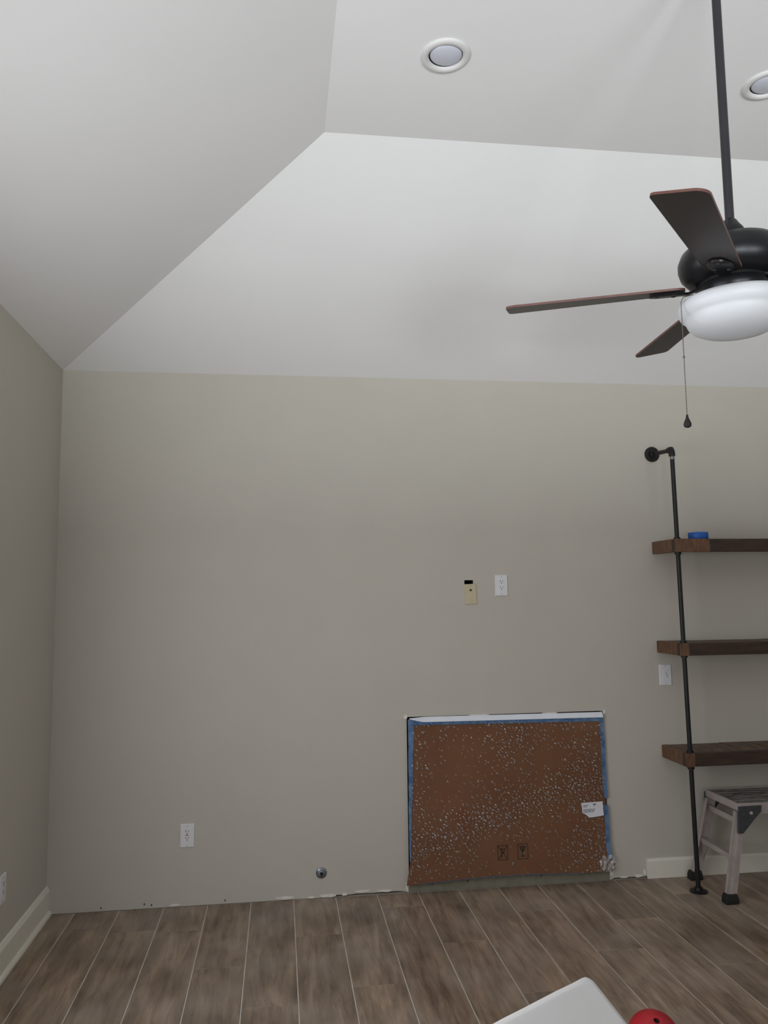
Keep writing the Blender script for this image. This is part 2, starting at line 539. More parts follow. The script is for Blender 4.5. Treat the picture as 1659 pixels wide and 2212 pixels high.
def scrap(x, z, w, h, m=M_plaster, y=-.001, seed=0, t=.0025):
    """flat irregular chip of plaster on the wall"""
    rnd = random.Random(seed)
    n_ = 11
    poly = [(x + w / 2 * math.cos(2 * math.pi * k / n_) * rnd.uniform(.7, 1.15), max(.001, z + h / 2 * math.sin(2 * math.pi * k / n_) * rnd.uniform(.6, 1.2))) for k in range(n_)]
    bm = bmesh.new()
    prism(bm, poly, lambda u, v, d: (u, y - d, v), 0, t)
    return finish('plaster_scrap', bm, m, wb)


for i, (x, z, w, h) in enumerate([(1.17, .012, .10, .016), (1.30, .006, .05, .012), (1.385, .009, .085, .018), (1.47, .012, .03, .016), (1.56, .022, .10, .012),
                                  (1.68, .017, .09, .014), (1.795, .03, .016, .06), (1.80, .895, .02, .03), (2.905, .885, .02, .03), (2.912, .05, .03, .05),
                                  (2.98, .012, .05, .01), (3.065, .014, .06, .016), (3.098, .03, .016, .036), (.62, .01, .06, .01), (2.2, .893, .12, .007), (2.6, .891, .1, .006)]):
    scrap(x, z, w, h, seed=i + 3)
for i, (x, z) in enumerate([(.262, .016), (.505, .016), (.865, .018), (.47, .022)]):
    scrap(x, z, .007, .012, M_slot, seed=40 + i, t=.0012).name = 'nail_mark'


# ------------------------------------------------------------------ fireplace cover
cov = empty('fireplace_cover', (2.35, 0, 0), 'brown cardboard sheet under clear bubble wrap taped over fireplace opening', 'cover')


def card_edges(v):
    """left and right edge x, and how far the sheet stands off the wall, at height fraction v"""
    flare = max(0, .16 - v) / .16
    left = 1.838 - .030 * (1 - v) - .018 * flare ** 1.4
    right = 2.884 + .0 * v + .006 * (1 - v) + .020 * flare ** 1.6
    return left, right


def card(u, v, off=0.0):
    l, r = card_edges(v)
    zb = .042 + .020 * math.sin(math.pi * min(1, u * 1.15)) + .014 * u
    zt = .868 - .012 * u
    z = zb + (zt - zb) * v
    bow = .006 + .010 * math.sin(math.pi * u) * (1 - v) + .016 * (1 - v) ** 2
    return Vector((l + (r - l) * u, -bow - off, z))


bm = bmesh.new()
NU, NV = 24, 20
for off in (0, -.005):
    pass
grid = {}
for s, off in ((0, .004), (1, 0)):
    for i in range(NU + 1):
        for j in range(NV + 1):
            grid[s, i, j] = bm.verts.new(card(i / NU, j / NV, off))
for i in range(NU):
    for j in range(NV):
        for s in (0, 1):
            bm.faces.new((grid[s, i, j], grid[s, i + 1, j], grid[s, i + 1, j + 1], grid[s, i, j + 1]))
for i in range(NU):
    for j in (0, NV):
        bm.faces.new((grid[0, i, j], grid[0, i + 1, j], grid[1, i + 1, j], grid[1, i, j]))
for j in range(NV):
    for i in (0, NU):
        bm.faces.new((grid[0, i, j], grid[0, i, j + 1], grid[1, i, j + 1], grid[1, i, j]))
cardo = finish('cardboard_sheet', bm, M_card, cov, smooth=30)


def card_uv(x, z):
    v = (z - .055) / .805
    for _ in range(6):
        l, r = card_edges(v)
        u = (x - l) / (r - l)
        zb = .042 + .020 * math.sin(math.pi * min(1, u * 1.15)) + .014 * u
        zt = .868 - .012 * u
        v = (z - zb) / (zt - zb)
    return u, v


def on_card(x, z, off):
    u, v = card_uv(x, z)
    q = card(u, v, off)
    return Vector((x, q.y, z))


def ink_line(bm, pts, w, off0=.0042, off1=.0050):
    for (x0, z0), (x1, z1) in zip(pts[:-1], pts[1:]):
        d = Vector((x1 - x0, z1 - z0)); L = d.length
        if L < 1e-6: continue
        n_ = Vector((-d.y, d.x)) / L * w / 2
        e = d / L * w / 2
        P = [(x0 - e.x + n_.x, z0 - e.y + n_.y), (x1 + e.x + n_.x, z1 + e.y + n_.y), (x1 + e.x - n_.x, z1 + e.y - n_.y), (x0 - e.x - n_.x, z0 - e.y - n_.y)]
        A = [bm.verts.new(on_card(x, z, off0)) for x, z in P]
        B = [bm.verts.new(on_card(x, z, off1)) for x, z in P]
        bm.faces.new(B); bm.faces.new(A[::-1])
        for i in range(4):
            bm.faces.new((A[i], A[(i + 1) % 4], B[(i + 1) % 4], B[i]))


# keep-from-heat / crossed pictogram and goblet pictogram, each in a frame
x0, x1, z0, z1 = 2.277, 2.330, .146, .218
bm = bmesh.new()
ink_line(bm, [(x0, z0), (x1, z0), (x1, z1), (x0, z1), (x0, z0)], .0032)
ink_line(bm, [(x0 + .002, z0 + .004), (x1 - .002, z1 - .004)], .0036)
ink_line(bm, [(x0 + .002, z1 - .004), (x1 - .002, z0 + .004)], .0036)
ink_line(bm, [(x0 + .020, z0 + .014), (x0 + .020, z1 - .014)], .006)
ink_line(bm, [(x0 + .020, z1 - .018), (x0 + .034, z1 - .018), (x0 + .034, z0 + .036), (x0 + .020, z0 + .036)], .0045)
o = finish('handling_symbol', bm, M_ink, cardo); o['label'] = 'printed crossed-out handling pictogram in a frame'
x0, x1, z0, z1 = 2.386, 2.440, .146, .220
xm = (x0 + x1) / 2
bm = bmesh.new()
ink_line(bm, [(x0, z0), (x1, z0), (x1, z1), (x0, z1), (x0, z0)], .0032)
ink_line(bm, [(xm - .014, z1 - .013), (xm + .014, z1 - .013)], .006)
ink_line(bm, [(xm - .012, z1 - .017), (xm - .006, z1 - .032), (xm + .006, z1 - .032), (xm + .012, z1 - .017)], .006)
ink_line(bm, [(xm, z1 - .02), (xm, z0 + .014)], .006)
ink_line(bm, [(xm - .009, z0 + .014), (xm + .009, z0 + .014)], .0045)
o = finish('handling_symbol', bm, M_ink, cardo); o['label'] = 'printed goblet handling pictogram in a frame'

# shipping label with a torn lower-left corner
poly = [(2.748, .414), (2.868, .417), (2.872, .345), (2.845, .341), (2.80, .337), (2.786, .339), (2.770, .353), (2.752, .362)]
bm = bmesh.new()
A = [bm.verts.new(on_card(x, z, .0105)) for x, z in poly]; B = [bm.verts.new(on_card(x, z, .0115)) for x, z in poly]
bm.faces.new(B); bm.faces.new(A[::-1])
for i in range(len(A)): bm.faces.new((A[i], A[(i + 1) % len(A)], B[(i + 1) % len(A)], B[i]))
lab = finish('shipping_label', bm, M_paper, cov); lab['label'] = 'small torn white shipping label at right edge'
bm = bmesh.new()
for k in range(22):
    x = 2.757 + k * .0031 + random.uniform(-.0006, .0006)
    ink_line(bm, [(x, .371 + .004 * math.sin(k)), (x, .381)], random.uniform(.0012, .002), .0114, .0119)
ink_line(bm, [(2.757, .400), (2.785, .401)], .003, .0114, .0119)
ink_line(bm, [(2.757, .393), (2.778, .394)], .003, .0114, .0119)
ink_line(bm, [(2.757, .366), (2.815, .367)], .003, .0114, .0119)
for k in range(5):
    ink_line(bm, [(2.812 + .002 * k, .406 - .002 * k), (2.830 - .002 * k, .406 - .002 * k)], .0022, .0114, .0119)
finish('barcode_print', bm, M_labelink, lab)

# bubble film: a waved sheet and thousands of flattened bubbles
bm = bmesh.new()
FN, FM = 70, 56


def film(u, v):
    w = noise.noise(Vector((u * 3.2 + 1, v * 2.8, .3))) * .0045 + noise.noise(Vector((u * 11, v * 9, 2.3))) * .0016
    return card(u, v, .0085 + max(-.0028, w))


fg = [[bm.verts.new(film(i / FN * 1.004 - .002, j / FM * 1.02 - .012)) for j in range(FM + 1)] for i in range(FN + 1)]
for i in range(FN):
    for j in range(FM):
        bm.faces.new((fg[i][j], fg[i + 1][j], fg[i + 1][j + 1], fg[i][j + 1]))
flm = finish('bubble_wrap', bm, M_film, cov, smooth=60)
bm = bmesh.new()
pitch = .0155
nr = int(.80 / (pitch * .866)); nc = int(1.05 / pitch)


def bulge(u, v):
    """how plump the bubbles are: flattened in the middle, plump along a diagonal fold and at the edges"""
    g = lambda a, b, ra, rb: math.exp(-((u - a) / ra) ** 2 - ((v - b) / rb) ** 2)
    d = v - (.20 + .42 * u)
    return min(1, .95 * math.exp(-(d / .13) ** 2) + .95 * g(.53, .88, .13, .16) + .9 * g(.97, .1, .16, .2) + .6 * g(.93, .75, .12, .3) + .55 * g(.02, .6, .06, .5) + .07)


for j in range(nr):
    for i in range(nc):
        u = (i + .5 + .5 * (j % 2)) / (nc + .6); v = (j + .5) / nr
        if u > .995: continue
        if random.random() > .12 + .75 * bulge(u, v) ** 1.2: continue
        u = min(.994, max(.004, u + random.uniform(-.45, .45) * pitch)); v = min(.995, max(.005, v + random.uniform(-.45, .45) * pitch))
        c = film(u, v)
        if 2.27 < c.x < 2.447 and .135 < c.z < .228 and random.random() < .9: continue
        hgt = .0052 * (.18 + bulge(u, v)) * random.uniform(.35, 1.2)
        r = pitch * .56 * random.uniform(.5, 1.05)
        ca, sa = math.cos(-.9 + random.uniform(-.5, .5)), math.sin(-.9 + random.uniform(-.5, .5))
        el = random.uniform(.3, .6)                      # squashed into creases that lean to the lower right
        P = lambda a, k_, y: c + Vector((k_ * r * (ca * math.cos(a) - sa * el * math.sin(a)), y, k_ * r * (sa * math.cos(a) + ca * el * math.sin(a))))
        tx, tz = random.uniform(-.3, .3), random.uniform(-.3, .3)
        an = [k * math.pi / 3 for k in range(6)]
        base = [bm.verts.new(P(a, 1, 0)) for a in an]
        mid = [bm.verts.new(P(a, .66, -hgt * (.74 + tx * math.cos(a) + tz * math.sin(a)))) for a in an]
        top = bm.verts.new(c + Vector((0, -hgt, 0)))
        for k in range(6):
            bm.faces.new((base[k], base[(k + 1) % 6], mid[(k + 1) % 6], mid[k]))
            bm.faces.new((mid[k], mid[(k + 1) % 6], top))
o = finish('bubbles', bm, M_bubble, flm, smooth=80)
o['kind'] = 'stuff'


def strip(name, path, m, off=.002, t=.0012, parent=cov, label=None, ripple=0.0):
    """ribbon of tape; path = [(xa, za, xb, zb, y)] across-pairs"""
    bm = bmesh.new()
    F, Bk = [], []
    for k, (xa, za, xb, zb, y) in enumerate(path):
        rp = ripple * random.uniform(-1, 1)
        F.append((bm.verts.new((xa + rp, y - off - t, za)), bm.verts.new((xb + rp, y - off - t, zb))))
        Bk.append((bm.verts.new((xa + rp, y - off, za)), bm.verts.new((xb + rp, y - off, zb))))
    for k in range(len(F) - 1):
        bm.faces.new((F[k][0], F[k][1], F[k + 1][1], F[k + 1][0]))
        bm.faces.new((Bk[k][0], Bk[k][1], Bk[k + 1][1], Bk[k + 1][0]))
        bm.faces.new((F[k][0], F[k + 1][0], Bk[k + 1][0], Bk[k][0]))
        bm.faces.new((F[k][1], F[k + 1][1], Bk[k + 1][1], Bk[k][1]))
    bm.faces.new((F[0][0], F[0][1], Bk[0][1], Bk[0][0])); bm.faces.new((F[-1][0], F[-1][1], Bk[-1][1], Bk[-1][0]))
    o = finish(name, bm, m, parent)
    if label: o['label'] = label
    return o


pathL = []
for k in range(22):
    z = .882 - k * (.882 - .16) / 21
    v = (z - .05) / .82
    l, _ = card_edges(v)
    pathL.append((1.811 - .004 * (k / 21), z, l + .006 - .004 * (k / 21), z, card(0, v).y - .001))
strip('painter_tape', pathL, M_bluetape, off=.006, ripple=.0012, label='blue masking tape strip on left edge')
pathR = []
for k in range(22):
    z = .868 - k * (.868 - .105) / 21
    v = (z - .05) / .82
    _, r = card_edges(v)
    w = .010 if .40 < z < .45 else 0
    pathR.append((r - .010 + w * .5, z, r + .014 + (.010 if z < .2 else 0) * (1 - z / .2), z, card(1, v).y - .001))
strip('painter_tape', pathR[:13], M_bluetape, off=.0055, ripple=.001, label='blue masking tape on upper right edge')
strip('painter_tape', pathR[13:], M_bluetape, off=.0055, ripple=.001, label='blue masking tape on lower right edge')
pathT = [(1.835 + k * .0525, .852 - .0006 * k, 1.835 + k * .0525, .874 - .0006 * k, -.012) for k in range(21)]
strip('painter_tape', pathT, M_bluetape, off=.004, label='blue masking tape under the white strip')
pathB = []
for k in range(16):
    u = .06 + k * .052
    q = card(u, 0)
    pathB.append((q.x, q.z - .004, q.x, q.z + .002, q.y))
strip('painter_tape', pathB, M_bluetape, off=.0, label='thin blue tape edge along the bottom')
# white strip with its left end curled down and outward
bm = bmesh.new()
A = []
for k in range(30):
    t = k / 29
    x = 1.818 + t * 1.072
    zt = .893 - .005 * t - (.006 * (1 - t * 12) if t < 1 / 12 else 0)
    zb = .868 - .006 * t + (.020 * max(0, 1 - t * 14) ** 1.5)
    zb = min(zb, zt - .002)
    A.append([bm.verts.new(p) for p in ((x, -.0075, zt), (x, -.021, (zt + zb) / 2 + .003), (x, -.026, zb), (x, -.024, zb - .001), (x, -.018, (zt + zb) / 2), (x, -.0058, zt - .002))])
for a, b in zip(A[:-1], A[1:]):
    for k in range(6):
        bm.faces.new((a[k], a[(k + 1) % 6], b[(k + 1) % 6], b[k]))
bm.faces.new(A[0]); bm.faces.new(A[-1])
o = finish('top_strip', bm, M_whitestrip, cov, smooth=50); o['label'] = 'glossy white plastic strip along the top edge'
# crumpled loose film at the lower right corner
bm = bmesh.new()
g = []
for i in range(13):
    row = []
    for j in range(13):
        x = 2.835 + .085 * i / 12; z = .055 + .085 * j / 12
        row.append(bm.verts.new((x + .006 * noise.noise(Vector((i * .7, j * .7, 1))), -.038 - .012 * noise.noise(Vector((i * .55, j * .55, 5))) - .004 * noise.noise(Vector((i * 1.7, j * 1.7, 9))), z + .01 * noise.noise(Vector((i * .5, j * .5, 3))))))
    g.append(row)
for i in range(12):
    for j in range(12):
        if (i - 6) ** 2 + (j - 6) ** 2 < 46: bm.faces.new((g[i][j], g[i + 1][j], g[i + 1][j + 1], g[i][j + 1]))
bmesh.ops.delete(bm, geom=[v for v in bm.verts if not v.link_faces], context='VERTS')
o = finish('loose_film', bm, film_mat('crumpled_film', .12, .2, (.97, .97, .97, 1), .28), cov, smooth=80)


# ------------------------------------------------------------------ wall plates
def plate(name, c, to3, label, cat='outlet', m=M_whitepl, w=.070, h=.114, tilt=0.0, kind='duplex', group=None):
    """to3(u, v, d): u right, v up, d out of wall, relative to plate centre"""
    e = empty(name, c, label, cat, group)
    C = Vector(c)
    ct, st = math.cos(tilt), math.sin(tilt)
    T = lambda u, v, d: C + Vector(to3(u * ct - v * st, u * st + v * ct, d))
    bm = bmesh.new()
    rings = []
    for s, d in ((1, .0), (1, .0025), (.93, .0058)):
        a, b = w / 2 - (1 - s) * w * .5, h / 2 - (1 - s) * w * .5
        rings.append([bm.verts.new(T(u, v, d)) for u, v in ((-a, -b), (a, -b), (a, b), (-a, b))])
    for A, B in zip(rings[:-1], rings[1:]):
        for k in range(4): bm.faces.new((A[k], A[(k + 1) % 4], B[(k + 1) % 4], B[k]))
    bm.faces.new(rings[-1]); bm.faces.new(rings[0])
    body = finish('cover_plate', bm, m, e)
    def rect(nm, u, v, a, b, d0, d1, mm, par=e):
        bm = bmesh.new()
        prism(bm, [(u - a, v - b), (u + a, v - b), (u + a, v + b), (u - a, v + b)], T, d0, d1)
        return finish(nm, bm, mm, par)
    def disc(nm, u, v, r, d0, d1, mm, par=e, n=14):
        bm = bmesh.new()
        prism(bm, [(u + r * math.cos(2 * math.pi * k / n), v + r * math.sin(2 * math.pi * k / n)) for k in range(n)], T, d0, d1)
        return finish(nm, bm, mm, par)
    if kind in ('duplex', 'gfci'):
        ins = rect('receptacle', 0, 0, .0166, .0335, .005, .0072, m)
        for s in (-1, 1):
            v = s * .0165 + .003
            rect('slot', -.0065, v + .004, .0014, .0045, .0070, .0076, M_slot, ins)
            rect('slot', .0065, v + .004, .0014, .0038, .0070, .0076, M_slot, ins)
            disc('ground_hole', 0, v - .0065, .0027, .0070, .0076, M_slot, ins, 10)
        if kind == 'gfci':
            rect('test_button', 0, .0035, .007, .0022, .0070, .0082, M_redbtn, ins)
        for s in (-1, 1): disc('screw', 0, s * .048, .0028, .0055, .0066, M_screw)
    elif kind == 'rocker':
        ins = rect('receptacle', 0, 0, .0166, .0335, .005, .0072, m)
        rect('slot', .003, .010, .0012, .007, .0070, .0076, M_slot, ins)
        rect('slot', .008, -.004, .0012, .006, .0070, .0076, M_slot, ins)
        for s in (-1, 1): disc('screw', 0, s * .048, .0028, .0055, .0066, M_screw)
    elif kind == 'coax':
        r_ = disc('connector_nut', .0, .022, .0075, .005, .008, M_galv, e, 6)
        disc('connector_hole', .001, .021, .0042, .0078, .0095, M_void, r_, 12)
        for s in (-1, 1): disc('screw', 0, s * .042, .003, .0055, .0066, M_screw)
    return e


BACK = lambda u, v, d: (u, -d, v)
LEFT = lambda u, v, d: (d, u, v)
plate('wall_outlet', (.674, 0, .342), BACK, 'white outlet low on the back wall near the left corner', kind='gfci')
plate('wall_outlet', (2.344, 0, 1.585), BACK, 'white outlet high on back wall right of almond plate', kind='duplex')
plate('wall_outlet', (3.273, 0, 1.078), BACK, 'white outlet beside the black pipe under the middle shelf', kind='rocker')
plate('wall_outlet', (0, -.655, .350), LEFT, 'white outlet on the left wall cut by the photo edge', kind='duplex')
plate('cable_plate', (2.170, 0, 1.540), BACK, 'crooked almond cable plate hanging below a dark hole', 'wall plate', M_cream, .066, .110, .04, 'coax')

# gas stub
gs = empty('gas_valve', (1.351, 0, .123), 'round grey metal gas valve flange low on back wall', 'valve')
bm = bmesh.new()
lathe(bm, [(.028, 0), (.028, .002), (.024, .006), (.016, .008), (.0155, .004)], (1.351, 0, .123), (0, -1, 0), 28)
finish('escutcheon', bm, M_galv, gs, smooth=40)
bm = bmesh.new()
lathe(bm, [(.0155, .004), (.015, .014), (.011, .0155), (.008, .0155), (.008, .004)], (1.351, 0, .123), (0, -1, 0), 24)
finish('key_socket', bm, M_galv, gs, smooth=40)
bm = bmesh.new()
lathe(bm, [(.0085, .0145), (0, .0145)], (1.350, 0, .125), (0, -1, 0), 16)
box2(bm, (1.347, -.0155, .108), (1.354, -.0115, .124))
finish('key_hole', bm, M_void, gs)

# ------------------------------------------------------------------ recessed lights
for i, (x, y) in enumerate(LIGHTS):
    e = empty('recessed_light', (x, y, HF), ('round recessed light nearest the ceiling hip, left of the fan rod', 'round recessed light right of the fan rod at the photo edge')[i], 'light', 'recessed ceiling lights')
    bm = bmesh.new()
    lathe(bm, [(.0845, 0), (.0845, -.003), (.080, -.008), (.068, -.010), (.060, -.006), (.0575, .002), (.0575, .03)], (x, y, HF), seg=48)
    finish('trim_ring', bm, M_trimring, e, smooth=50)
    bm = bmesh.new()
    lathe(bm, [(.0572, .0), (.0572, .06), (0, .06)], (x, y, HF), seg=40)
    finish('can', bm, mat('can_baffle', srgb(70, 70, 74), .5, metal=.5, var=.05), e, smooth=40)
    bm = bmesh.new()
    lathe(bm, [(0, -.010), (.014, -.0095), (.029, -.0080), (.043, -.005), (.0525, -.001), (.0562, .005), (.054, .022), (.036, .045)], (x + .0008, y + .0008, HF - .001), (.03, -.03, 1), 44)
    finish('lens', bm, M_lens, e, smooth=60)

# ------------------------------------------------------------------ ceiling fan
FX, FY, FZ, FR, FTH, FPH = 2.3460, -2.3310, 2.3514, .6080, 2.7340, -.1985
FS = .92                                     # 48 inch fan
fan = empty('ceiling_fan', (FX, FY, HF), 'dark bronze five-blade ceiling fan on long rod with white glass bowl', 'ceiling fan')
fc = lambda z: (FX, FY, z)
hz = lambda z: FZ + FS * (z - 2.4228)        # heights along the fan axis
FP_ = lambda prof: [(r * FS, hz(z)) for r, z in prof]
bm = bmesh.new(); lathe(bm, [(0, HF - .001), (.058, HF - .001), (.058, HF - .008), (.05, HF - .026), (.026, HF - .042), (.015, HF - .045), (0, HF - .045)], fc(0), seg=36)
finish('canopy', bm, M_bronze, fan, smooth=40)
bm = bmesh.new(); lathe(bm, [(.0119, HF - .03), (.0119, hz(2.58))], fc(0), seg=24)
finish('downrod', bm, M_rod, fan, smooth=60)
bm = bmesh.new(); lathe(bm, FP_([(.0130, 2.628), (.019, 2.622), (.027, 2.608), (.036, 2.596), (.04, 2.585), (.04, 2.565), (0, 2.565)]), fc(0), seg=32)
finish('coupling_cover', bm, M_bronze, fan, smooth=50)
bm = bmesh.new()
lathe(bm, FP_([(0, 2.562), (.046, 2.562), (.088, 2.556), (.121, 2.544), (.142, 2.525), (.151, 2.502), (.151, 2.484), (.145, 2.464), (.131, 2.447), (.114, 2.436), (.10, 2.433), (0, 2.433)]), fc(0), seg=56)
finish('motor_housing', bm, M_bronze, fan, smooth=60)
bm = bmesh.new()
lathe(bm, FP_([(0, 2.434), (.098, 2.434), (.098, 2.426), (.088, 2.420), (.080, 2.405), (.080, 2.392), (.100, 2.384), (.118, 2.380), (.118, 2.372), (0, 2.372)]), fc(0), seg=48)
finish('switch_housing', bm, M_bronze, fan, smooth=50)
bm = bmesh.new()
lathe(bm, FP_([(.112, 2.379), (.136, 2.383), (.151, 2.378), (.1575, 2.367), (.1575, 2.354), (.152, 2.342), (.143, 2.334), (.1375, 2.330), (.1365, 2.324), (.132, 2.313), (.120, 2.300), (.098, 2.289), (.068, 2.282), (.035, 2.2785), (0, 2.278)]), fc(0), seg=64)
finish('glass_bowl', bm, M_opal, fan, smooth=70)


def blade_outline():
    r0_, r1_ = .124, FR
    w0, w1 = .046, .0603
    pts = []
    def corner(cx, cy, rad, a0, a1, n_=6):
        for k in range(n_ + 1):
            a = math.radians(a0 + (a1 - a0) * k / n_)
            pts.append((cx + rad * math.cos(a), cy + rad * math.sin(a)))
    corner(r1_ - .014, -w1 + .014, .014, -90, 0)
    corner(r1_ - .030, w1 - .030, .030, 0, 90)
    corner(r0_ + .028, w0 - .028, .028, 90, 180)
    corner(r0_ + .028, -w0 + .028, .028, 180, 270)
    return pts


OUT = blade_outline()
bmesh_blade = None
for k in range(5):
    a = FTH + k * 2 * math.pi / 5
    e_, t_ = Vector((math.cos(a), math.sin(a), 0)), Vector((-math.sin(a), math.cos(a), 0))
    tp = math.cos(FPH) * t_ + math.sin(FPH) * Vector((0, 0, 1))
    nn = e_.cross(tp)
    C = Vector(fc(FZ + .002))
    T3 = lambda u, v, d: C + e_ * u + tp * v + nn * d
    bm = bmesh.new()
    prism(bm, OUT, T3, -.003, .003, mi_side=1, mi_cap=0)
    # blade local frame so the grain runs along it
    root = Vector(fc(FZ))
    Mx = Matrix((e_, tp, nn)).transposed().to_4x4()
    Mx.translation = root
    bmesh.ops.recalc_face_normals(bm, faces=bm.faces)
    bm.transform(Mx.inverted())
    me = bpy.data.meshes.new('blade'); bm.to_mesh(me); bm.free()
    me.materials.append(M_bladeface); me.materials.append(M_bladeedge)
    bl = bpy.data.objects.new('blade', me); col.objects.link(bl)
    bl.parent = fan
    Ml = Mx.copy(); Ml.translation = root - fan.location
    bl.matrix_local = Ml
    # blade iron: curved arm then a shield-shaped plate screwed under the blade (in blade frame)
    bm = bmesh.new()
    sec = []
    prof = [(.072, .014, .008), (.092, .017, .005), (.110, .014, -.002), (.128, .016, -.007), (.146, .028, -.0062), (.175, .036, -.0055), (.205, .034, -.0055), (.226, .024, -.0055), (.236, .010, -.0055)]
    for u, hw, d in prof:
        u, hw = u * FS, hw * FS
        tt = .006 if u < .13 else .0045
        sec.append([bm.verts.new(q) for q in ((u, -hw, d + .002), (u, hw, d + .002), (u, hw * .8, d + .002 - tt), (u, -hw * .8, d + .002 - tt))])
    for A, B in zip(sec[:-1], sec[1:]):
        for i in range(4): bm.faces.new((A[i], A[(i + 1) % 4], B[(i + 1) % 4], B[i]))
    bm.faces.new(sec[0]); bm.faces.new(sec[-1])
    for (su, sv) in ((.152, .017), (.152, -.017), (.198, 0)):
        lathe(bm, [(.0065, -.0075), (.0055, -.0098), (0, -.0105)], (su, sv, 0), seg=12)
    bmesh.ops.recalc_face_normals(bm, faces=bm.faces)
    me = bpy.data.meshes.new('blade_iron'); bm.to_mesh(me); bm.free(); me.materials.append(M_bronze)
    for p in me.polygons: p.use_smooth = True
    me.set_sharp_from_angle(angle=math.radians(45))
    ir = bpy.data.objects.new('blade_iron', me); col.objects.link(ir); ir.parent = bl

# pull chain with beaded links and a dark teardrop fob
cx = FX - .1672 * FS
bm = bmesh.new()
tube(bm, [(FX - .072, FY, hz(2.398)), (FX - .12, FY, hz(2.392)), (FX - .147, FY, hz(2.383)), (cx, FY, hz(2.368)), (cx, FY, hz(2.345)), (cx, FY, hz(2.03))], .0011, 6)
z = hz(2.34)
while z > hz(2.03):
    bmesh.ops.create_icosphere(bm, subdivisions=1, radius=.0018, matrix=Matrix.Translation((cx, FY, z)))
    z -= .0075
bmesh.ops.create_icosphere(bm, subdivisions=2, radius=.0034, matrix=Matrix.Translation((cx, FY, hz(2.205))))
ch = finish('pull_chain', bm, mat('brass_chain', srgb(120, 112, 104), .4, metal=.7, var=.1), fan, smooth=60)
bm = bmesh.new()
lathe(bm, FP_([(0, 2.038), (.003, 2.035), (.004, 2.027), (.008, 2.018), (.0112, 2.009), (.0098, 2.002), (.005, 1.999), (0, 1.9985)]), (cx, FY, 0), seg=20)
finish('pull_fob', bm, M_rubber, ch, smooth=50)

# ------------------------------------------------------------------ pipe shelf unit
SX0, SX1, SD = 3.232, 4.80, .263
su = empty('pipe_shelf_unit', (3.27, -.233, 0), 'dark wood shelves on black iron pipe uprights against back wall', 'shelf')


def upright(xb, xt, side):
    y = -.233
    P = lambda z: Vector((xb + (xt - xb) * z / 2.31, y, z))
    bm = bmesh.new(); lathe(bm, [(0, .0), (.044, .0), (.044, .006), (.022, .009), (.019, .024), (.0125, .026)], P(0), seg=28)
    finish('floor_flange', bm, M_black, su, smooth=40)
    bm = bmesh.new(); tube(bm, [P(.01), P(.6), P(1.2), P(1.8), P(2.285)], .0118, 18)
    pole = finish('upright_pipe', bm, M_black, su, smooth=60)
    for zz in (.705, .622, 1.272, 1.198, 1.824, 1.746):
        bm = bmesh.new(); lathe(bm, [(.0118, -.007), (.0175, -.007), (.0175, .007), (.0118, .007)], P(zz), seg=16)
        finish('pipe_coupling', bm, M_black, pole, smooth=40)
    # elbow at the top and the stub back to the wall flange
    top = P(2.31)
    w = Vector((top.x + side * .0, 0, 2.327))
    d = (w - top).normalized()
    arc = [top + Vector((0, 0, -.034)), top + Vector((0, 0, -.02)), top + Vector((0, 0, -.006)) + d * .003, top + d * .008 + Vector((0, 0, .003)), top + d * .020 + Vector((0, 0, .002)), top + d * .034]
    bm = bmesh.new(); tube(bm, arc, [.0175, .0175, .0168, .0168, .0175, .0175], 18)
    el = finish('elbow', bm, M_black, su, smooth=60)
    bm = bmesh.new(); lathe(bm, [(.0122, -.012), (.0128, -.008), (.0122, -.004), (.0128, 0), (.0122, .004), (.0118, .006)], P(2.27), seg=18)
    finish('pipe_thread', bm, M_steelgleam, el, smooth=40)
    bm = bmesh.new(); tube(bm, [top + d * .03, w - d * .01], .0118, 18)
    finish('wall_pipe', bm, M_black, su, smooth=60)
    bm = bmesh.new(); lathe(bm, [(0, .0), (.044, .0), (.044, .006), (.024, .009), (.019, .026), (.012, .028)], (w.x, 0, w.z), (0, -1, 0), 28)
    finish('wall_flange', bm, M_black, su, smooth=40)


upright(3.280, 3.257, -1)
upright(4.740, 4.740, 1)

for zi, (zt, th) in enumerate([(1.822, .070), (1.268, .066), (.700, .068)]):
    bm = bmesh.new()
    box2(bm, (SX0 + .0, -SD, zt - th), (SX1, -SD + .036, zt - .0005))
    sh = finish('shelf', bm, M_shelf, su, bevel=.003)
    sh['label'] = ('top shelf board', 'middle shelf board', 'bottom shelf board')[zi]
    bm = bmesh.new()
    box2(bm, (SX0 - .0015, -SD + .0365, zt - th + .001), (SX0 + .034, -.002, zt))
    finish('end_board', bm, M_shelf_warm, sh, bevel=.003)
    x = SX0 + .0345
    while x < SX1 - .02:
        x2 = min(SX1, x + random.uniform(.13, .17))
        bm = bmesh.new()
        box2(bm, (x + .0008, -SD + .0365, zt - th + .012), (x2 - .0008, -.002, zt - random.uniform(.0, .002)))
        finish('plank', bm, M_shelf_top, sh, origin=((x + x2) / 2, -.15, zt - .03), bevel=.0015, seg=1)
        x = x2
    bm = bmesh.new()
    L = .20 if zi == 0 else .05
    box2(bm, (SX0 - .002, -SD - .0025, zt - th - .001), (SX0 + L, -SD - .0002, zt))
    o = finish('corner_block', bm, M_shelf_warm, sh, bevel=.001, seg=1)

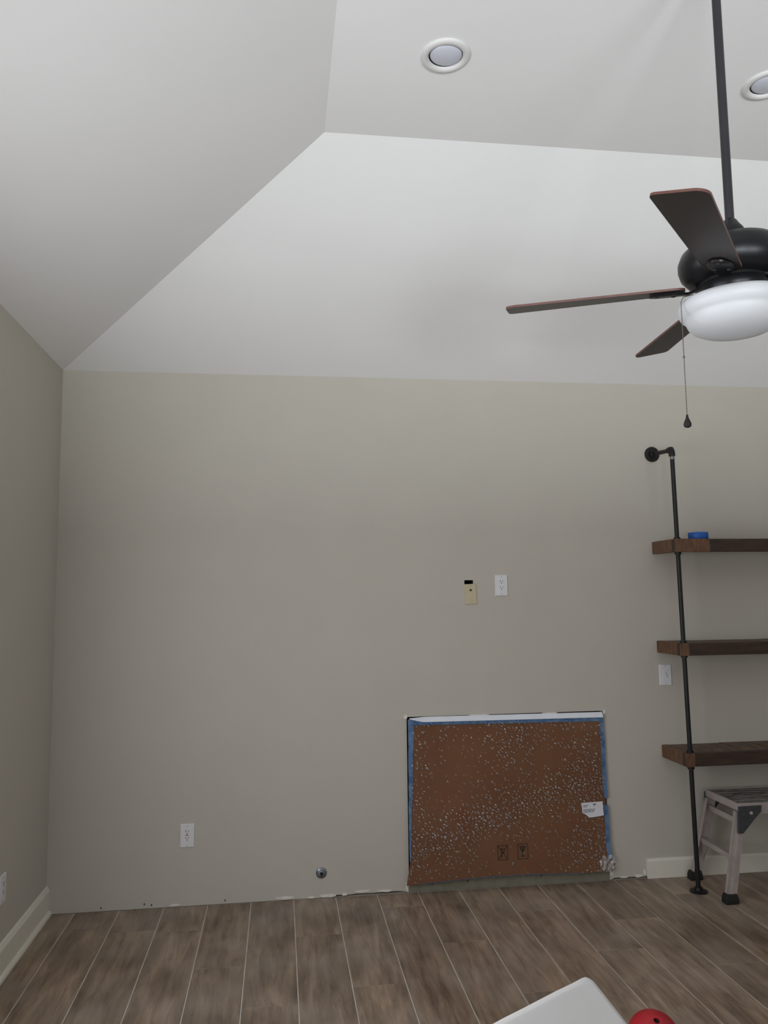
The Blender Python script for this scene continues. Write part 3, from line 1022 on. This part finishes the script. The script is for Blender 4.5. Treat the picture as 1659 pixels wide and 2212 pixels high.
# tape roll on the top shelf
tr = empty('tape_roll', (3.405, -.195, 1.822), 'roll of bright blue painters tape lying on the top shelf', 'tape')
bm = bmesh.new(); lathe(bm, [(.040, 0), (.051, .0), (.0525, .002), (.0525, .036), (.051, .038), (.040, .038)], (3.405, -.195, 1.822), seg=44)
finish('tape_winding', bm, M_bluecloth, tr, smooth=40)
bm = bmesh.new(); lathe(bm, [(.0398, 0), (.0375, 0), (.0375, .038), (.0398, .038)], (3.405, -.195, 1.822), seg=44)
finish('core', bm, M_core, tr, smooth=40)

# ------------------------------------------------------------------ aluminium step stool
st = empty('work_platform', (3.8, -.24, 0), 'paint-scuffed aluminium work platform standing under the bottom shelf', 'step stool')
PX_A, PX_B, PYB, PYF, PZ = 3.430, 4.33, -.085, -.385, .470
bm = bmesh.new()
box2(bm, (PX_A + .012, PYF + .004, PZ - .012), (PX_B - .012, PYB - .004, PZ - .003))
deck = finish('deck', bm, M_deck, st, bevel=.001)
for k in range(7):
    y = PYF + .03 + k * (PYB - PYF - .06) / 6
    bm = bmesh.new(); box2(bm, (PX_A + .02, y - .009, PZ - .003), (PX_B - .02, y + .009, PZ))
    finish('tread_rib', bm, M_deck, deck)
for y0, y1 in ((PYF - .006, PYF + .004), (PYB - .004, PYB + .006)):
    bm = bmesh.new(); box2(bm, (PX_A + .01, y0, PZ - .055), (PX_B - .01, y1, PZ + .001))
    finish('side_rail', bm, M_alu, st, bevel=.002)
for x0, x1 in ((PX_A, PX_A + .012), (PX_B - .012, PX_B)):
    bm = bmesh.new(); box2(bm, (x0, PYF - .004, PZ - .036), (x1, PYB + .004, PZ + .001))
    finish('end_rail', bm, M_alu, st, bevel=.002)
for s, xt in ((-1, PX_A + .018), (1, PX_B - .018)):
    tops, feet = {}, {}
    for yy, (yt, yb) in (('f', (PYF + .002, -.408)), ('b', (PYB - .002, -.055))):
        top, bot = Vector((xt, yt, PZ - .04)), Vector((xt + s * .092, yb, .012))
        tops[yy], feet[yy] = top, bot
        ax = (top - bot)
        # channel section leg
        bm = bmesh.new()
        sgn = 1 if yy == 'f' else -1
        for (dx, dy, sx, sy) in ((0, 0, .050, .004), (-.023, .012 * sgn, .004, .026), (.023, .012 * sgn, .004, .026), (0, -.003 * sgn, .014, .004)):
            A = [bm.verts.new(bot + Vector((dx + a * sx / 2, dy + b * sy / 2, 0))) for a, b in ((-1, -1), (1, -1), (1, 1), (-1, 1))]
            B = [bm.verts.new(top + Vector((dx + a * sx / 2, dy + b * sy / 2, 0))) for a, b in ((-1, -1), (1, -1), (1, 1), (-1, 1))]
            bm.faces.new(A); bm.faces.new(B[::-1])
            for i in range(4): bm.faces.new((A[i], A[(i + 1) % 4], B[(i + 1) % 4], B[i]))
        lg = finish('leg', bm, M_alu, st)
        bm = bmesh.new()
        fz = bot + Vector((0, .008 * sgn, 0))
        b0 = [(-.034, -.024), (.034, -.024), (.034, .024), (-.034, .024)]
        b1 = [(-.029, -.019), (.029, -.019), (.029, .019), (-.029, .019)]
        rings = [[bm.verts.new((fz.x + u, fz.y + v, zz)) for u, v in bb] for bb, zz in ((b0, .0005), (b0, .022), (b1, .046))]
        for A, B in zip(rings[:-1], rings[1:]):
            for i in range(4): bm.faces.new((A[i], A[(i + 1) % 4], B[(i + 1) % 4], B[i]))
        bm.faces.new(rings[0]); bm.faces.new(rings[-1])
        finish('rubber_foot', bm, M_rubber, lg, bevel=.003)
        # plastic hinge bracket on the outer face of each corner
        bm = bmesh.new()
        yo = (PYF - .006) if yy == 'f' else (PYB + .006)
        poly = [(xt - .012, PZ - .012), (xt + s * -.105, PZ - .010), (xt + s * -.100, PZ - .040), (xt + s * -.060, PZ - .078), (xt + s * .002, PZ - .142), (xt + s * .030, PZ - .142), (xt + s * .024, PZ - .06), (xt + s * .02, PZ - .012)]
        if s > 0: poly = [(xt + .012, PZ - .012)] + poly[1:]
        prism(bm, poly, lambda u, v, d: (u, d, v), yo, yo - sgn * .010)
        br = finish('hinge_bracket', bm, M_plast, st, bevel=.002)
        bm = bmesh.new(); lathe(bm, [(.009, 0), (.009, .003), (.006, .005), (0, .005)], (xt - s * .045, yo - sgn * .010, PZ - .045), (0, -sgn, 0), 14)
        finish('rivet', bm, M_alu, br, smooth=40)
    for fr, hh, dd in ((.12, .030, .014), (.53, .026, .030)):
        a = tops['f'].lerp(feet['f'], fr); b = tops['b'].lerp(feet['b'], fr)
        bm = bmesh.new()
        box2(bm, (a.x - dd / 2, a.y + .004, a.z - hh / 2), (a.x + dd / 2, b.y - .004, a.z + hh / 2))
        finish('rung', bm, M_alu, st, bevel=.002)
    for yy, sgn in (('f', 1), ('b', -1)):
        a = tops[yy].lerp(feet[yy], .56); 
        bm = bmesh.new()
        prism(bm, [(a.y + sgn * .01, a.z - .004), (a.y + sgn * .075, a.z - .004), (a.y + sgn * .012, a.z - .085)], lambda u, v, d: (d, u, v), a.x - .002, a.x + .002)
        finish('gusset', bm, M_alu, st)

# ------------------------------------------------------------------ white covered wedge cushion in the foreground
A0 = Vector((1.876, -2.275, .625))
e1 = Vector((-.847, -.532, 0)); e2 = Vector((.532, -.847, 0))
prof = [(-.03, 0.0), (-.012, .30), (.0, .59), (.012, .620), (.040, .608), (.24, .462), (.42, .33), (.455, .27), (.465, .0)]
bm = bmesh.new()
NS = 12
rows = []
for k in range(NS + 1):
    t = k / NS * .72
    shrink = 0
    rows.append([bm.verts.new(Vector((A0.x, A0.y, 0)) + e1 * t + e2 * h + Vector((0, 0, z + (.006 * noise.noise(Vector((t * 6, h * 7, 2))) if z > .05 else .002)))) for h, z in prof])
for a, b in zip(rows[:-1], rows[1:]):
    for i in range(len(prof)):
        j = (i + 1) % len(prof)
        bm.faces.new((a[i], a[j], b[j], b[i]))
bm.faces.new(rows[0]); bm.faces.new(rows[-1])
wc = finish('covered_cushion', bm, M_sheet, None, smooth=75, origin=(A0.x, A0.y, 0), bevel=.022, seg=4)
tag(wc, 'white cloth-covered cushion with a rounded corner at the bottom photo edge', 'cushion')

# ------------------------------------------------------------------ red ball
rc = Vector((2.348, -1.635, .086))
ball = empty('rubber_ball', (rc.x, rc.y, 0), 'red rubber ball with a dark hole on the floor by the white cushion', 'ball')
hd = Vector((-.06, -.42, .90)).normalized()
bm = bmesh.new()
R_ = .086
pr = [(.0095, R_ * .93), (.0098, R_ * .985), (.013, R_ * .992)] + [(R_ * math.sin(a), R_ * math.cos(a)) for a in [math.radians(13 + 167 * k / 24) for k in range(25)]]
pr[-1] = (0, -R_)
lathe(bm, pr, rc, hd, 48)
finish('ball_body', bm, M_red, ball, smooth=60)
bm = bmesh.new(); lathe(bm, [(.0105, R_ * .985), (.0100, R_ * .9), (0, R_ * .88)], rc, hd, 20)
finish('hole', bm, M_void, ball)
